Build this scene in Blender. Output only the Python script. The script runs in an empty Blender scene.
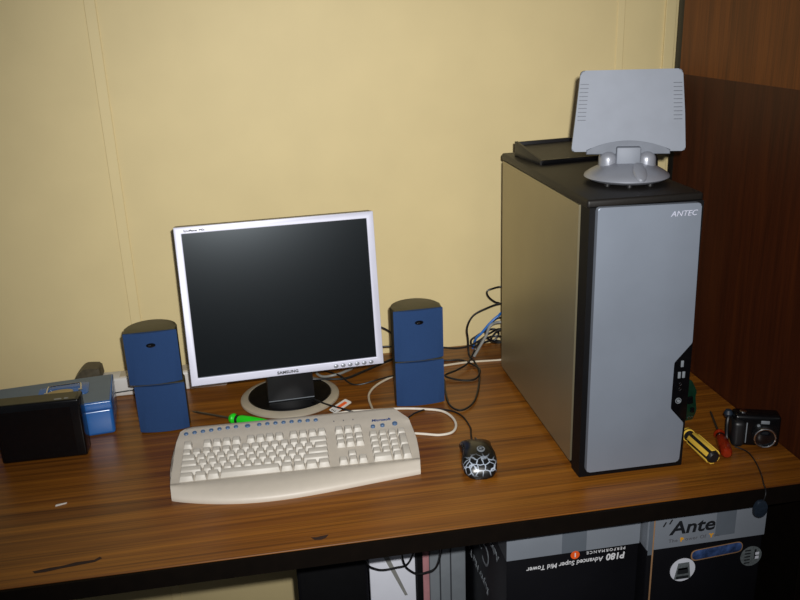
import bpy, bmesh, math, random
from mathutils import Vector, Matrix, Euler
random.seed(7)
SC = bpy.context.scene
COL = SC.collection
Z0 = 0.74          # desk top height above the floor; everything is laid out from the desk top and lifted at the end

# ------------------------------------------------------------------ materials
def new_mat(name):
    m = bpy.data.materials.new(name); m.use_nodes = True
    nt = m.node_tree; nt.nodes.clear()
    out = nt.nodes.new('ShaderNodeOutputMaterial'); b = nt.nodes.new('ShaderNodeBsdfPrincipled')
    nt.links.new(b.outputs[0], out.inputs[0])
    return m, nt, b

def srgb(r, g, b):
    f = lambda c: (c/12.92 if c <= .04045 else ((c+.055)/1.055)**2.4)
    return (f(r/255), f(g/255), f(b/255), 1)

def simple(name, col, rough=.5, metal=0., spec=.5, var=.08, scale=40., bump=0., bscale=300., coat=0.):
    m, nt, b = new_mat(name)
    N, L = nt.nodes, nt.links
    tc = N.new('ShaderNodeTexCoord'); no = N.new('ShaderNodeTexNoise')
    no.inputs['Scale'].default_value = scale; no.inputs['Detail'].default_value = 4
    L.new(tc.outputs['Object'], no.inputs['Vector'])
    rp = N.new('ShaderNodeValToRGB')
    rp.color_ramp.elements[0].position = .3; rp.color_ramp.elements[1].position = .7
    rp.color_ramp.elements[0].color = tuple(c*(1-var) for c in col[:3])+(1,)
    rp.color_ramp.elements[1].color = tuple(min(1, c*(1+var)) for c in col[:3])+(1,)
    L.new(no.outputs['Fac'], rp.inputs[0]); L.new(rp.outputs[0], b.inputs['Base Color'])
    b.inputs['Roughness'].default_value = rough; b.inputs['Metallic'].default_value = metal
    b.inputs['Specular IOR Level'].default_value = spec; b.inputs['Coat Weight'].default_value = coat
    if bump:
        n2 = N.new('ShaderNodeTexNoise'); n2.inputs['Scale'].default_value = bscale; n2.inputs['Detail'].default_value = 3
        L.new(tc.outputs['Object'], n2.inputs['Vector'])
        bp = N.new('ShaderNodeBump'); bp.inputs['Strength'].default_value = bump; bp.inputs['Distance'].default_value = .002
        L.new(n2.outputs['Fac'], bp.inputs['Height']); L.new(bp.outputs[0], b.inputs['Normal'])
    return m

def wood(name, dark, mid, light, axis=0, stretch=.035, scale=26., rough=.35, spec=.5, fine=.6, coat=0.):
    m, nt, b = new_mat(name); N, L = nt.nodes, nt.links
    tc = N.new('ShaderNodeTexCoord')
    def mapped(s, st):
        mp = N.new('ShaderNodeMapping'); v = [s, s, s]; v[axis] = s*st
        mp.inputs['Scale'].default_value = v; L.new(tc.outputs['Object'], mp.inputs['Vector']); return mp
    mp = mapped(scale, stretch)
    n1 = N.new('ShaderNodeTexNoise'); n1.inputs['Scale'].default_value = 1; n1.inputs['Detail'].default_value = 6; n1.inputs['Distortion'].default_value = .5
    L.new(mp.outputs[0], n1.inputs['Vector'])
    rp = N.new('ShaderNodeValToRGB'); e = rp.color_ramp.elements
    e[0].position = .33; e[0].color = dark; e[1].position = .68; e[1].color = light
    x = e.new(.5); x.color = mid
    L.new(n1.outputs['Fac'], rp.inputs[0])
    mp2 = mapped(scale*7, stretch*.35)
    n2 = N.new('ShaderNodeTexNoise'); n2.inputs['Scale'].default_value = 1; n2.inputs['Detail'].default_value = 3
    L.new(mp2.outputs[0], n2.inputs['Vector'])
    r2 = N.new('ShaderNodeValToRGB'); r2.color_ramp.elements[0].position = .36; r2.color_ramp.elements[1].position = .52
    r2.color_ramp.elements[0].color = (1-fine, 1-fine, 1-fine, 1); r2.color_ramp.elements[1].color = (1, 1, 1, 1)
    L.new(n2.outputs['Fac'], r2.inputs[0])
    mx = N.new('ShaderNodeMix'); mx.data_type = 'RGBA'; mx.blend_type = 'MULTIPLY'; mx.inputs['Factor'].default_value = 1
    L.new(rp.outputs[0], mx.inputs['A']); L.new(r2.outputs[0], mx.inputs['B'])
    L.new(mx.outputs['Result'], b.inputs['Base Color'])
    b.inputs['Roughness'].default_value = rough; b.inputs['Specular IOR Level'].default_value = spec
    b.inputs['Coat Weight'].default_value = coat; b.inputs['Coat Roughness'].default_value = .25
    return m

M = {}
M['wall'] = simple('wall_paint', srgb(220, 201, 150), .55, spec=.3, var=.025, scale=9, bump=.08, bscale=500)
M['batten'] = simple('batten_paint', srgb(223, 204, 153), .5, spec=.3, var=.02, scale=9)
M['floor'] = simple('carpet', srgb(70, 60, 50), .95, spec=.1, var=.3, scale=200, bump=.4, bscale=900)
M['desk'] = wood('desk_veneer', srgb(98, 54, 16), srgb(128, 76, 22), srgb(148, 92, 27), 0, .022, 60, .33, .4, .42)
M['desk_edge'] = simple('desk_edge_band', srgb(12, 7, 4), .65, spec=.1, var=.2)
M['chip'] = simple('bare_chip', srgb(40, 20, 12), .8, var=.3, scale=200)
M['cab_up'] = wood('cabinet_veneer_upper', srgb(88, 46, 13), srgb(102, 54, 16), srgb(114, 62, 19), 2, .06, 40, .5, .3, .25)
M['cab_lo_shade'] = wood('cabinet_veneer_lower_shaded', srgb(54, 22, 6), srgb(62, 26, 8), srgb(70, 31, 9), 2, .06, 40, .5, .3, .25)  # same veneer darkened, shade on the lower cabinet put into the colour
M['black_trim'] = simple('black_trim', srgb(10, 10, 12), .5)
M['bezel'] = simple('silver_bezel', srgb(205, 206, 222), .42, .15, .5, .02)
M['screen'] = simple('screen_matte', srgb(4, 6, 7), .225, 0, .6, .05, 20)
M['blk'] = simple('black_plastic', srgb(22, 22, 24), .42, 0, .5, .1)
M['blk_gloss'] = simple('black_gloss', srgb(9, 9, 11), .2, 0, .38, .2, 120)
M['blk_matt'] = simple('black_matt', srgb(8, 8, 10), .6, 0, .18, .15)
M['pc_top'] = simple('case_top_black', srgb(21, 18, 15), .5, .0, .35, .15, 150, .05, 700)
for _n in M['screen'].node_tree.nodes:
    if _n.type == 'BSDF_PRINCIPLED': _n.inputs['Specular Tint'].default_value = (.82, .92, 1., 1)
M['stand_ring'] = simple('stand_silver_beige', srgb(176, 166, 148), .4, .2, .5, .04)
M['kb'] = simple('keyboard_beige', srgb(194, 185, 172), .45, 0, .45, .02, 60, .05, 900)
M['key'] = simple('key_ivory', srgb(188, 182, 172), .42, 0, .35, .02, 90)
M['bluebtn'] = simple('button_blue_grey', srgb(78, 104, 138), .35, 0, .5, .08)
M['bluetxt'] = simple('print_blue', srgb(40, 70, 130), .5)
M['greytxt'] = simple('print_grey', srgb(90, 90, 96), .5)
M['dkprint'] = simple('print_dark', srgb(24, 26, 30), .5)
M['white'] = simple('white_plastic', srgb(214, 210, 204), .45, 0, .5, .03)
M['whiteprint'] = simple('print_white', srgb(225, 225, 228), .5)
M['paper'] = simple('white_card', srgb(214, 216, 226), .7, 0, .2, .04, 12)
M['spk_blue'] = simple('speaker_cloth_blue', srgb(40, 66, 108), .85, 0, .15, .16, 900, .5, 1500)
M['spk_body'] = simple('speaker_body_dark', srgb(70, 64, 42), .45, 0, .4, .1)
M['alu_front'] = simple('brushed_door', srgb(136, 144, 157), .5, .45, .5, .10, 5, .03, 900)
M['alu_side'] = simple('brushed_side', srgb(160, 150, 122), .4, .75, .5, .05, 5, .03, 900)
M['silver'] = simple('silver_paint', srgb(120, 125, 135), .6, .2, .5, .04, 30)
M['silver_hi'] = simple('silver_paint_light', srgb(146, 149, 158), .38, .4, .5, .03, 30)
M['lip'] = simple('silver_lip', srgb(96, 101, 111), .6, .15)
M['groove'] = simple('groove_shadow_grey', srgb(82, 86, 95), .5, .3)
M['chrome'] = simple('chrome', srgb(220, 220, 220), .12, 1., .5, .02)
M['blue_tin'] = simple('blue_enamel', srgb(34, 96, 166), .22, 0, .6, .05, 30)
M['blue_lid'] = simple('blue_grey_lid', srgb(84, 104, 124), .38, .1, .5, .05, 40)
M['tan'] = simple('tan_plate', srgb(168, 148, 104), .35, .4)
M['brown_lump'] = simple('dark_olive_plastic', srgb(78, 70, 54), .5, 0, .4, .2, 120)
M['green'] = simple('green_handle', srgb(30, 205, 30), .35, 0, .5, .08)
M['steel'] = simple('tool_steel', srgb(120, 114, 104), .3, .9)
M['yellow'] = simple('yellow_handle', srgb(224, 184, 70), .35)
M['red'] = simple('red_orange_handle', srgb(128, 34, 10), .2, 0, .6, .2, 80)
M['dkgreen'] = simple('dark_green', srgb(12, 44, 30), .3, 0, .5, .25, 150)
M['glass_lens'] = simple('lens_glass', srgb(8, 9, 14), .06, 0, .9, .05)
M['fob'] = simple('dark_blue_fob', srgb(26, 36, 48), .5, 0, .4, .2, 200)
M['orange'] = simple('orange_print', srgb(232, 92, 30), .5)
M['amber'] = simple('amber_print', srgb(226, 160, 30), .5)
M['cab_black'] = simple('cable_black', srgb(16, 16, 18), .4)
M['cab_white'] = simple('cable_white', srgb(212, 204, 190), .5)
M['cab_beige'] = simple('cable_beige', srgb(196, 184, 162), .5)
M['cab_grey'] = simple('cable_grey', srgb(132, 132, 128), .5)
M['cab_blue'] = simple('cable_blue', srgb(44, 110, 190), .4)
M['carton_blk'] = simple('carton_black', srgb(14, 14, 18), .45, 0, .25, .2, 8)
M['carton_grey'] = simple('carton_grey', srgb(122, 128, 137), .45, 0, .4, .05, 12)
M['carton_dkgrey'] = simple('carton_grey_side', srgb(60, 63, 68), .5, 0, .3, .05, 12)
M['tape'] = simple('packing_tape', srgb(96, 103, 112), .25, 0, .5, .05, 20)
M['card'] = simple('raw_cardboard', srgb(150, 116, 84), .85, 0, .1, .1, 80)
M['pink'] = simple('pinkish_card', srgb(170, 120, 124), .7, 0, .2, .15, 30)
M['midgrey'] = simple('dull_grey', srgb(128, 134, 140), .5, .2, .4, .1, 20)
M['pic_grey'] = simple('picture_grey', srgb(96, 102, 104), .5, 0, .3, .3, 220)
M['pic_dark'] = simple('picture_dark', srgb(30, 33, 36), .5)
M['bag_blue'] = simple('blue_bag', srgb(50, 70, 112), .16, 0, .8, .7, 70, .9, 60)

def crackle(name):
    # black shell with silver crackle towards the palm end (near end at -y)
    m, nt, b = new_mat(name); N, L = nt.nodes, nt.links
    tc = N.new('ShaderNodeTexCoord')
    vo = N.new('ShaderNodeTexVoronoi'); vo.feature = 'DISTANCE_TO_EDGE'; vo.inputs['Scale'].default_value = 80
    no = N.new('ShaderNodeTexNoise'); no.inputs['Scale'].default_value = 55
    mx0 = N.new('ShaderNodeMix'); mx0.data_type = 'VECTOR'; mx0.inputs['Factor'].default_value = .012
    L.new(tc.outputs['Object'], mx0.inputs['A']); L.new(no.outputs['Color'], mx0.inputs['B']); L.new(tc.outputs['Object'], no.inputs['Vector'])
    L.new(mx0.outputs['Result'], vo.inputs['Vector'])
    r = N.new('ShaderNodeValToRGB'); r.color_ramp.elements[0].position = .0; r.color_ramp.elements[0].color = (1, 1, 1, 1)
    r.color_ramp.elements[1].position = .11; r.color_ramp.elements[1].color = (0, 0, 0, 1)
    L.new(vo.outputs['Distance'], r.inputs[0])
    sp = N.new('ShaderNodeSeparateXYZ'); L.new(tc.outputs['Object'], sp.inputs[0])
    mr = N.new('ShaderNodeMapRange'); mr.inputs['From Min'].default_value = -.034; mr.inputs['From Max'].default_value = -.052
    L.new(sp.outputs['Y'], mr.inputs['Value'])
    mu = N.new('ShaderNodeMath'); mu.operation = 'MULTIPLY'; L.new(r.outputs[0], mu.inputs[0]); L.new(mr.outputs[0], mu.inputs[1])
    mz = N.new('ShaderNodeMapRange'); mz.inputs['From Min'].default_value = .006; mz.inputs['From Max'].default_value = .014
    L.new(sp.outputs['Z'], mz.inputs['Value'])
    mu2 = N.new('ShaderNodeMath'); mu2.operation = 'MULTIPLY'; L.new(mu.outputs[0], mu2.inputs[0]); L.new(mz.outputs[0], mu2.inputs[1])
    cm = N.new('ShaderNodeMix'); cm.data_type = 'RGBA'; cm.inputs['A'].default_value = srgb(16, 16, 16); cm.inputs['B'].default_value = srgb(186, 198, 214)
    L.new(mu2.outputs[0], cm.inputs['Factor']); L.new(cm.outputs['Result'], b.inputs['Base Color'])
    b.inputs['Roughness'].default_value = .3
    return m
M['mouse'] = crackle('mouse_crackle_shell')

def fade_alu(name):
    return M['alu_side']

# ------------------------------------------------------------------ mesh helpers
def bm_new(): return bmesh.new()

def add_box(bm, c, s, bev=0., seg=2, rot=None):
    r = bmesh.ops.create_cube(bm, size=1.)
    vs = r['verts']
    bmesh.ops.scale(bm, vec=s, verts=vs)
    if bev > 0:
        es = list({e for v in vs for e in v.link_edges})
        rb = bmesh.ops.bevel(bm, geom=es, offset=bev, segments=seg, profile=.5, affect='EDGES')
        fs = {f for f in rb['faces']}; vs = list({v for f in rb['faces'] for v in f.verts} | {v for v in vs if v.is_valid})
    if rot is not None: bmesh.ops.rotate(bm, cent=(0, 0, 0), matrix=rot, verts=vs)
    bmesh.ops.translate(bm, vec=c, verts=vs)
    return vs

def add_cyl(bm, c, r, h, axis='Z', seg=32, r2=None, bev=0.):
    rr = bmesh.ops.create_cone(bm, cap_ends=True, segments=seg, radius1=r, radius2=r if r2 is None else r2, depth=h)
    vs = rr['verts']
    if bev:
        es = [e for e in {e for v in vs for e in v.link_edges} if any(len(f.verts) > 4 for f in e.link_faces)]
        rb = bmesh.ops.bevel(bm, geom=es, offset=bev, segments=2, profile=.5, affect='EDGES')
        vs = list({v for f in rb['faces'] for v in f.verts} | {v for v in vs if v.is_valid})
    if axis == 'Y': bmesh.ops.rotate(bm, cent=(0, 0, 0), matrix=Matrix.Rotation(math.pi/2, 3, 'X'), verts=vs)
    if axis == 'X': bmesh.ops.rotate(bm, cent=(0, 0, 0), matrix=Matrix.Rotation(math.pi/2, 3, 'Y'), verts=vs)
    bmesh.ops.translate(bm, vec=c, verts=vs)
    return vs

def add_lathe(bm, prof, c=(0, 0, 0), seg=40, sx=1., sy=1.):
    rings = []
    for r, z in prof:
        if r < 1e-6: rings.append([bm.verts.new((c[0], c[1], c[2]+z))])
        else: rings.append([bm.verts.new((c[0]+sx*r*math.cos(2*math.pi*i/seg), c[1]+sy*r*math.sin(2*math.pi*i/seg), c[2]+z)) for i in range(seg)])
    for a, b in zip(rings, rings[1:]):
        for i in range(seg):
            j = (i+1) % seg
            if len(a) == 1 and len(b) == 1: continue
            if len(a) == 1: bm.faces.new((a[0], b[i], b[j]))
            elif len(b) == 1: bm.faces.new((a[i], a[j], b[0]))
            else: bm.faces.new((a[i], a[j], b[j], b[i]))
    return [v for r in rings for v in r]

def add_prism(bm, pts, lo, hi, axis='Z', bev=0.):
    """polygon pts in the two other axes (in order x,y / x,z / y,z), extruded between lo and hi along axis"""
    def P(a, b, t): return {'Z': (a, b, t), 'Y': (a, t, b), 'X': (t, a, b)}[axis]
    A = [bm.verts.new(P(a, b, lo)) for a, b in pts]; B = [bm.verts.new(P(a, b, hi)) for a, b in pts]
    n = len(pts); fs = [bm.faces.new(A), bm.faces.new(B)]
    for i in range(n): fs.append(bm.faces.new((A[i], A[(i+1) % n], B[(i+1) % n], B[i])))
    if bev:
        es = list({e for f in fs[:2] for e in f.edges})
        bmesh.ops.bevel(bm, geom=es, offset=bev, segments=2, profile=.5, affect='EDGES')
    return A+B

def catmull(pts, n=8, closed=False):
    P = [Vector(p) for p in pts]; out = []
    L = len(P)
    for i in range(L if closed else L-1):
        g = (lambda k: P[k % L]) if closed else (lambda k: P[max(0, min(L-1, k))])
        p0, p1, p2, p3 = g(i-1), g(i), g(i+1), g(i+2)
        for k in range(n):
            t = k/n
            out.append(.5*((2*p1)+(-p0+p2)*t+(2*p0-5*p1+4*p2-p3)*t*t+(-p0+3*p1-3*p2+p3)*t**3))
    if not closed: out.append(P[-1])
    return out

def add_tube(bm, pts, r, seg=8, smooth=8, closed=False):
    path = catmull(pts, smooth, closed) if smooth else [Vector(p) for p in pts]
    rad = r if callable(r) else (lambda t: r)
    rings = []; up = None; n = len(path)
    for i, p in enumerate(path):
        a = path[(i-1) % n] if closed else path[max(0, i-1)]; b = path[(i+1) % n] if closed else path[min(n-1, i+1)]
        t = (b-a)
        if t.length < 1e-9: t = Vector((0, 0, 1))
        t.normalize()
        if up is None:
            up = Vector((0, 0, 1)) if abs(t.z) < .9 else Vector((1, 0, 0))
        up = (up-t*up.dot(t))
        if up.length < 1e-6: up = t.orthogonal()
        up.normalize(); s = t.cross(up)
        R = rad(i/max(1, n-1))
        rings.append([bm.verts.new(p+up*R*math.cos(2*math.pi*k/seg)+s*R*math.sin(2*math.pi*k/seg)) for k in range(seg)])
    m = len(rings)
    for i in range(m if closed else m-1):
        a, b = rings[i], rings[(i+1) % m]
        for k in range(seg):
            bm.faces.new((a[k], a[(k+1) % seg], b[(k+1) % seg], b[k]))
    if not closed:
        bm.faces.new(rings[0]); bm.faces.new(rings[-1])

def obj(name, bm, mat, parent=None, loc=(0, 0, 0), rot=(0, 0, 0), sharp=35):
    bmesh.ops.recalc_face_normals(bm, faces=bm.faces)
    me = bpy.data.meshes.new(name); bm.to_mesh(me); bm.free()
    me.shade_smooth(); me.set_sharp_from_angle(angle=math.radians(sharp))
    for m in (mat if isinstance(mat, (list, tuple)) else [mat]): me.materials.append(m)
    o = bpy.data.objects.new(name, me); COL.objects.link(o)
    o.location = loc; o.rotation_euler = rot
    if parent is not None: o.parent = parent
    return o

def tag(o, label, cat, group=None):
    o['label'] = label; o['category'] = cat
    if group: o['group'] = group
    return o

def thing(name, label, cat, loc=(0, 0, 0), rotz=0., group=None):
    o = bpy.data.objects.new(name, None); COL.objects.link(o)
    o.empty_display_size = .03
    o.location = loc; o.rotation_euler = (0, 0, rotz)
    return tag(o, label, cat, group)

def struct(name, bm, mat, **k):
    o = obj(name, bm, mat, **k); o['kind'] = 'structure'; return o

def boxobj(name, c, s, mat, parent=None, bev=.002, seg=2):
    bm = bm_new(); add_box(bm, (0, 0, 0), s, bev, seg); return obj(name, bm, mat, parent, c)

def text(name, body, size, mat, parent, loc, x=(1, 0, 0), y=(0, 0, 1), ext=.0003, bold=0., shear=0., align='LEFT', space=1., sx=1.):
    cu = bpy.data.curves.new(name, 'FONT'); cu.body = body; cu.size = size; cu.extrude = ext; cu.offset = bold
    cu.shear = shear; cu.align_x = align; cu.align_y = 'BOTTOM_BASELINE'; cu.space_character = space; cu.resolution_u = 3
    t = bpy.data.objects.new(name+'_tmp', cu); COL.objects.link(t)
    bpy.context.view_layer.update()
    me = bpy.data.meshes.new_from_object(t.evaluated_get(bpy.context.evaluated_depsgraph_get()))
    bpy.data.objects.remove(t); bpy.data.curves.remove(cu)
    me.materials.clear(); me.materials.append(mat)
    o = bpy.data.objects.new(name, me); COL.objects.link(o)
    X = Vector(x).normalized(); Y = Vector(y).normalized(); Zv = X.cross(Y)
    mt = Matrix((X*sx, Y, Zv)).transposed().to_4x4(); mt.translation = Vector(loc)
    if parent is not None: o.parent = parent
    o.matrix_local = mt
    return o

def round_poly(pts, r, seg=5):
    out = []; n = len(pts)
    for i in range(n):
        p = Vector(pts[i]); a = Vector(pts[i-1]); b = Vector(pts[(i+1) % n])
        ri = r[i] if isinstance(r, (list, tuple)) else r
        if ri <= 0: out.append(tuple(p)); continue
        u = (a-p).normalized(); v = (b-p).normalized()
        for k in range(seg+1):
            t = k/seg; q0 = p+u*ri; q1 = p+v*ri
            q = (1-t)**2*q0+2*t*(1-t)*p+t*t*q1; out.append((q.x, q.y))
    return out

# ------------------------------------------------------------------ the setting
bm = bm_new(); add_box(bm, (0, 0, 0), (4.2, 4.6, .04)); struct('floor', bm, M['floor'], loc=(-.3, -1.55, -.76))
bm = bm_new(); add_box(bm, (0, 0, 0), (4.2, .06, 2.9)); struct('wall_back', bm, M['wall'], loc=(-.3, .7155, .71))
for i, (x, w, t) in enumerate(((-.8665, .024, .004), (.345, .018, .003), (.47, .026, .007))):
    bm = bm_new(); add_box(bm, (0, 0, 0), (w, t, 2.88), .0012, 1); struct('trim_%d' % (i+1), bm, M['batten'], loc=(x, .6855-t/2, .71))

# ------------------------------------------------------------------ desk
desk = thing('desk', 'long desk with brown wood grain top and dark front edge against the yellow wall', 'desk', (-.48, .28, -.74))
bm = bm_new(); add_box(bm, (0, 0, 0), (1.822, .797, .032), .001, 1); obj('desktop', bm, M['desk'], desk, (.003, .006, .724))
bm = bm_new(); add_box(bm, (0, 0, 0), (1.822, .006, .032), 0); o = obj('edge_band', bm, M['desk_edge'], desk, (.003, -.396, .7225)); o['label'] = 'dark brown front edge band'
bm = bm_new(); add_box(bm, (0, 0, 0), (.025, .7, .707), .001, 1); obj('side_panel', bm, M['desk_edge'], desk, (-.88, .02, .3535))
bm = bm_new(); add_box(bm, (0, 0, 0), (.018, .75, .707), .001, 1); obj('side_panel', bm, M['desk_edge'], desk, (.900, -.012, .3535))
# chips broken out of the veneer along the front
def blob(pts, z=.0004):
    b_ = bm_new(); add_prism(b_, pts, 0, z); return b_
o = obj('veneer_chip', blob([(-.014, .002), (-.004, .001), (.006, .003), (.016, .004), (.011, -.004), (.002, -.008), (-.008, -.006)]), M['chip'], desk, (-.014, -.366, .74)); o['label'] = 'dark chip in the front of the veneer'
o = obj('veneer_chip', blob([(-.055, -.004), (-.03, .0), (-.01, .001), (.012, .006), (.04, .006), (.048, .013), (.052, .008), (.042, .0), (.015, -.003), (-.012, -.006), (-.035, -.010), (-.05, -.010)]), M['chip'], desk, (-.425, -.353, .74)); o['label'] = 'long dark tear in the veneer'

# ------------------------------------------------------------------ tall cabinet at the right
cab = thing('tall_cabinet', 'tall dark reddish-brown wooden cabinet side rising at the right end of the desk', 'cabinet', (.435, .0, -.74))
bm = bm_new(); add_box(bm, (0, 0, 0), (.5, 1.12, 1.42), 0); obj('lower_shaded_panel', bm, M['cab_lo_shade'], cab, (.2505, -.01, .71))  # cabinet split at the height where its painted-in shade begins
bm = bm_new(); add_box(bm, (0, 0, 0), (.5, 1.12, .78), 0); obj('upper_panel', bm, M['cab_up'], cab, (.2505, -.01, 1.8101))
bm = bm_new(); add_box(bm, (0, 0, 0), (.49, .026, 2.2), .001); o = obj('back_trim', bm, M['black_trim'], cab, (.247, .564, 1.1)); o['label'] = 'black strip along the rear edge'

# ------------------------------------------------------------------ computer case
W, D, H = .2061, .5138, .5295
pc = thing('computer_tower', 'tall silver and black computer tower standing at the right end of the desk', 'computer', (0, 0, 0), -.004)
bm = bm_new(); add_box(bm, (W/2, D/2, H/2), (W-.004, D-.004, H-.004), .004); obj('chassis', bm, M['blk_matt'], pc)
bm = bm_new(); add_prism(bm, round_poly([(.038, .012), (D-.008, .012), (D-.008, H-.016), (.038, H-.016)], [.002, .006, .006, .002]), -.0015, .003, 'X'); obj('side_panel', bm, M['alu_side'], pc)
bm = bm_new(); add_box(bm, (W/2, D/2, H-.008), (W+.004, D+.002, .016), .005, 3); obj('top_panel', bm, M['pc_top'], pc)
bm = bm_new(); add_prism(bm, [(.0, -.006), (W, -.006), (W+.001, .03), (-.001, .03)], .0, H-.012, 'Z', .003); obj('front_bezel', bm, M['blk_matt'], pc)
dp = [(.0105, .016), (.194, .016), (.1965, .098), (.169, .130), (.169, .222), (.201, .258), (.1965, .515), (.0105, .519)]
bm = bm_new(); add_prism(bm, round_poly(dp, [.006, .006, .004, .004, .004, .004, .006, .006]), -.017, -.0062, 'Y', .0015); door = obj('door', bm, M['alu_front'], pc, sharp=12); door['label'] = 'brushed silver front door with a notch at its right edge'
text('brand_lettering', 'ANTEC', .0135, M['bezel'], door, (.141, -.0172, .4945), bold=-.0001, shear=.25, ext=.0005, sx=1.08)
# port panel in the notch
bm = bm_new(); add_prism(bm, round_poly([(.170, .128), (.198, .1), (.204, .1), (.204, .256), (.172, .222)], .002), -.0125, -.004, 'Y', .001); pp = obj('port_panel', bm, M['blk_gloss'], pc)
for z, n in ((.2165, 1), (.1945, 2)):
    for k in range(n):
        bm = bm_new(); add_box(bm, (0, 0, 0), (.0052, .003, .0125), .0006)
        obj('usb_port', bm, M['midgrey'], pp, (.187+(k-(n-1)/2)*.0085, -.0125, z))
for z in (.1755, .1655):
    bm = bm_new(); add_tube(bm, [(.0025*math.cos(a), 0, .0025*math.sin(a)) for a in [i*math.pi/6 for i in range(12)]], .0008, 6, 2, True)
    obj('audio_jack', bm, M['chrome'], pp, (.1865, -.0128, z))
bm = bm_new(); add_tube(bm, [(.0052*math.cos(a), 0, .0052*math.sin(a)) for a in [i*math.pi/8 for i in range(16)]], .0008, 6, 2, True); add_cyl(bm, (0, 0, 0), .003, .002, 'Y', 16)
obj('power_button', bm, M['midgrey'], pp, (.185, -.013, .1425))
for x in (.03, W-.03):
    for y in (.05, D-.05):
        bm = bm_new(); add_cyl(bm, (0, 0, 0), .014, .004, 'Z', 20); obj('foot', bm, M['black_trim'], pc, (x, y, .002))

# black tray lying on the case
tr = thing('plastic_tray', 'shallow black plastic tray with a raised rim on top of the computer tower', 'tray', (.106, .4115, H), math.radians(8))
bm = bm_new()
add_prism(bm, [(-.06, .0), (.06, .0), (.06, .024), (.052, .024), (-.052, .005), (-.06, .006)], -.078, .078, 'X', .001); obj('floor_plate', bm, M['blk'], tr)
for s in (-1, 1):
    bm = bm_new(); add_prism(bm, [(-.063, 0), (.063, 0), (.063, .032), (.056, .033), (-.058, .010), (-.063, .009)], -.003, .003, 'X', .001); obj('side_rim', bm, M['blk'], tr, (s*.081, 0, 0))
bm = bm_new(); add_box(bm, (0, 0, 0), (.164, .008, .01), .002); obj('front_rim', bm, M['blk_gloss'], tr, (0, -.061, .005))
bm = bm_new(); add_box(bm, (0, 0, 0), (.164, .007, .031), .002); obj('back_rim', bm, M['blk'], tr, (0, .0605, .0155))

# ------------------------------------------------------------------ flat indoor antenna
an = thing('panel_antenna', 'silver flat panel antenna tilted on a domed round foot on the computer tower', 'antenna', (.1246, .130, H), -.315)
bm = bm_new(); add_lathe(bm, [(0, .004), (.062, .004), (.071, .007), (.077, .011), (.0755, .0145), (.066, .021), (.050, .0295), (.03, .0355), (0, .037)], seg=56); obj('foot_dome', bm, M['silver_hi'], an)
for a in (20, 90, 160, 230, 270, 310):
    bm = bm_new(); add_cyl(bm, (0, 0, 0), .006, .006, 'Z', 14); obj('rubber_pad', bm, M['black_trim'], an, (.058*math.cos(math.radians(a)), .058*math.sin(math.radians(a)), .003))
for s in (-1, 1):
    bm = bm_new(); add_box(bm, (0, 0, 0), (.034, .046, .047), .0165, 5); obj('hinge_cheek', bm, M['silver_hi'], an, (s*.034, .004, .033))
bm = bm_new(); add_box(bm, (0, 0, 0), (.043, .03, .044), .003); obj('neck', bm, M['silver'], an, (0, -.006, .043))
bm = bm_new(); add_lathe(bm, [(0, .0045), (.008, .004), (.0125, .0015), (.0135, -.002)], seg=28, sx=.95, sy=1.75)
obj('thumb_wheel', bm, M['silver_hi'], an, (.017, -.057, .0275), (math.radians(34), math.radians(10), math.radians(14)))
pt = Matrix.Translation((0, .0046, .0545)) @ Matrix.Rotation(-.079, 4, 'X')
hh = .1435
bm = bm_new()
add_prism(bm, round_poly([(-.101, .0), (.101, .0), (.0958, .068), (.088, hh), (-.088, hh), (-.0945, .068)], [.006, .006, 0, .008, .008, 0]), -.010, .010, 'Y', .002)
plate = obj('panel', bm, M['silver'], an, sharp=12); plate.matrix_local = pt
for s in (-1, 1):
    for k in range(10):
        z = hh-.024-k*.0070; wd = .0885+(hh-z)*.06
        bm = bm_new(); add_box(bm, (0, 0, 0), (.0150, .0012, .0010), .0003, 1); obj('groove', bm, M['groove'], plate, (s*(wd-.0092), -.0102, z))
bm = bm_new()
arc = [(-.074, -.005), (.074, -.005)]+[(.074-.148*t, .003+.0165*(1-(2*t-1)**2)) for t in [i/14 for i in range(15)]]
add_prism(bm, arc, -.0125, .011, 'Y', .0015); obj('lower_lip', bm, M['lip'], plate, sharp=12)

# ------------------------------------------------------------------ monitor
mon = thing('computer_monitor', 'flat silver framed computer monitor with a dark blank screen in the middle of the desk', 'monitor', (-.515, .474, 0), .052)
bm = bm_new(); add_lathe(bm, [(0, 0), (.110, 0), (.1135, .003), (.113, .007), (.106, .011), (.0965, .0125), (.0955, .011), (0, .011)], seg=64, sy=.95); obj('stand_base', bm, M['stand_ring'], mon)
bm = bm_new(); add_lathe(bm, [(0, .0115), (.0955, .0115), (.094, .0135), (.085, .0155), (0, .0165)], seg=64, sy=.95); o = obj('base_inlay', bm, M['blk_gloss'], mon); o['label'] = 'glossy black oval inlay of the stand'
bm = bm_new(); add_prism(bm, [(-.052, .014), (.052, .014), (.052, .03), (.046, .24), (-.046, .24), (-.052, .03)], -.045, .0, 'Y', .003); obj('stand_neck', bm, M['blk'], mon)
bm = bm_new(); add_box(bm, (0, -.0455, .0185), (.103, .002, .0016), .0004, 1); obj('neck_trim', bm, M['midgrey'], mon)
tilt = .143; mh, mw = .335, .413
HM = Matrix.Translation((-.0043, -.081, .273)) @ Matrix.Rotation(-tilt, 4, 'X')
def on_head(o): o.matrix_local = HM; return o
bm = bm_new(); add_prism(bm, round_poly([(-mw/2, -mh/2), (mw/2, -mh/2), (mw/2, mh/2), (-mw/2, mh/2)], .004), .004, .028, 'Y', .003)
add_box(bm, (0, .036, -.01), (.33, .03, .25), .012, 3); on_head(obj('back_shell', bm, M['blk'], mon))
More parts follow.
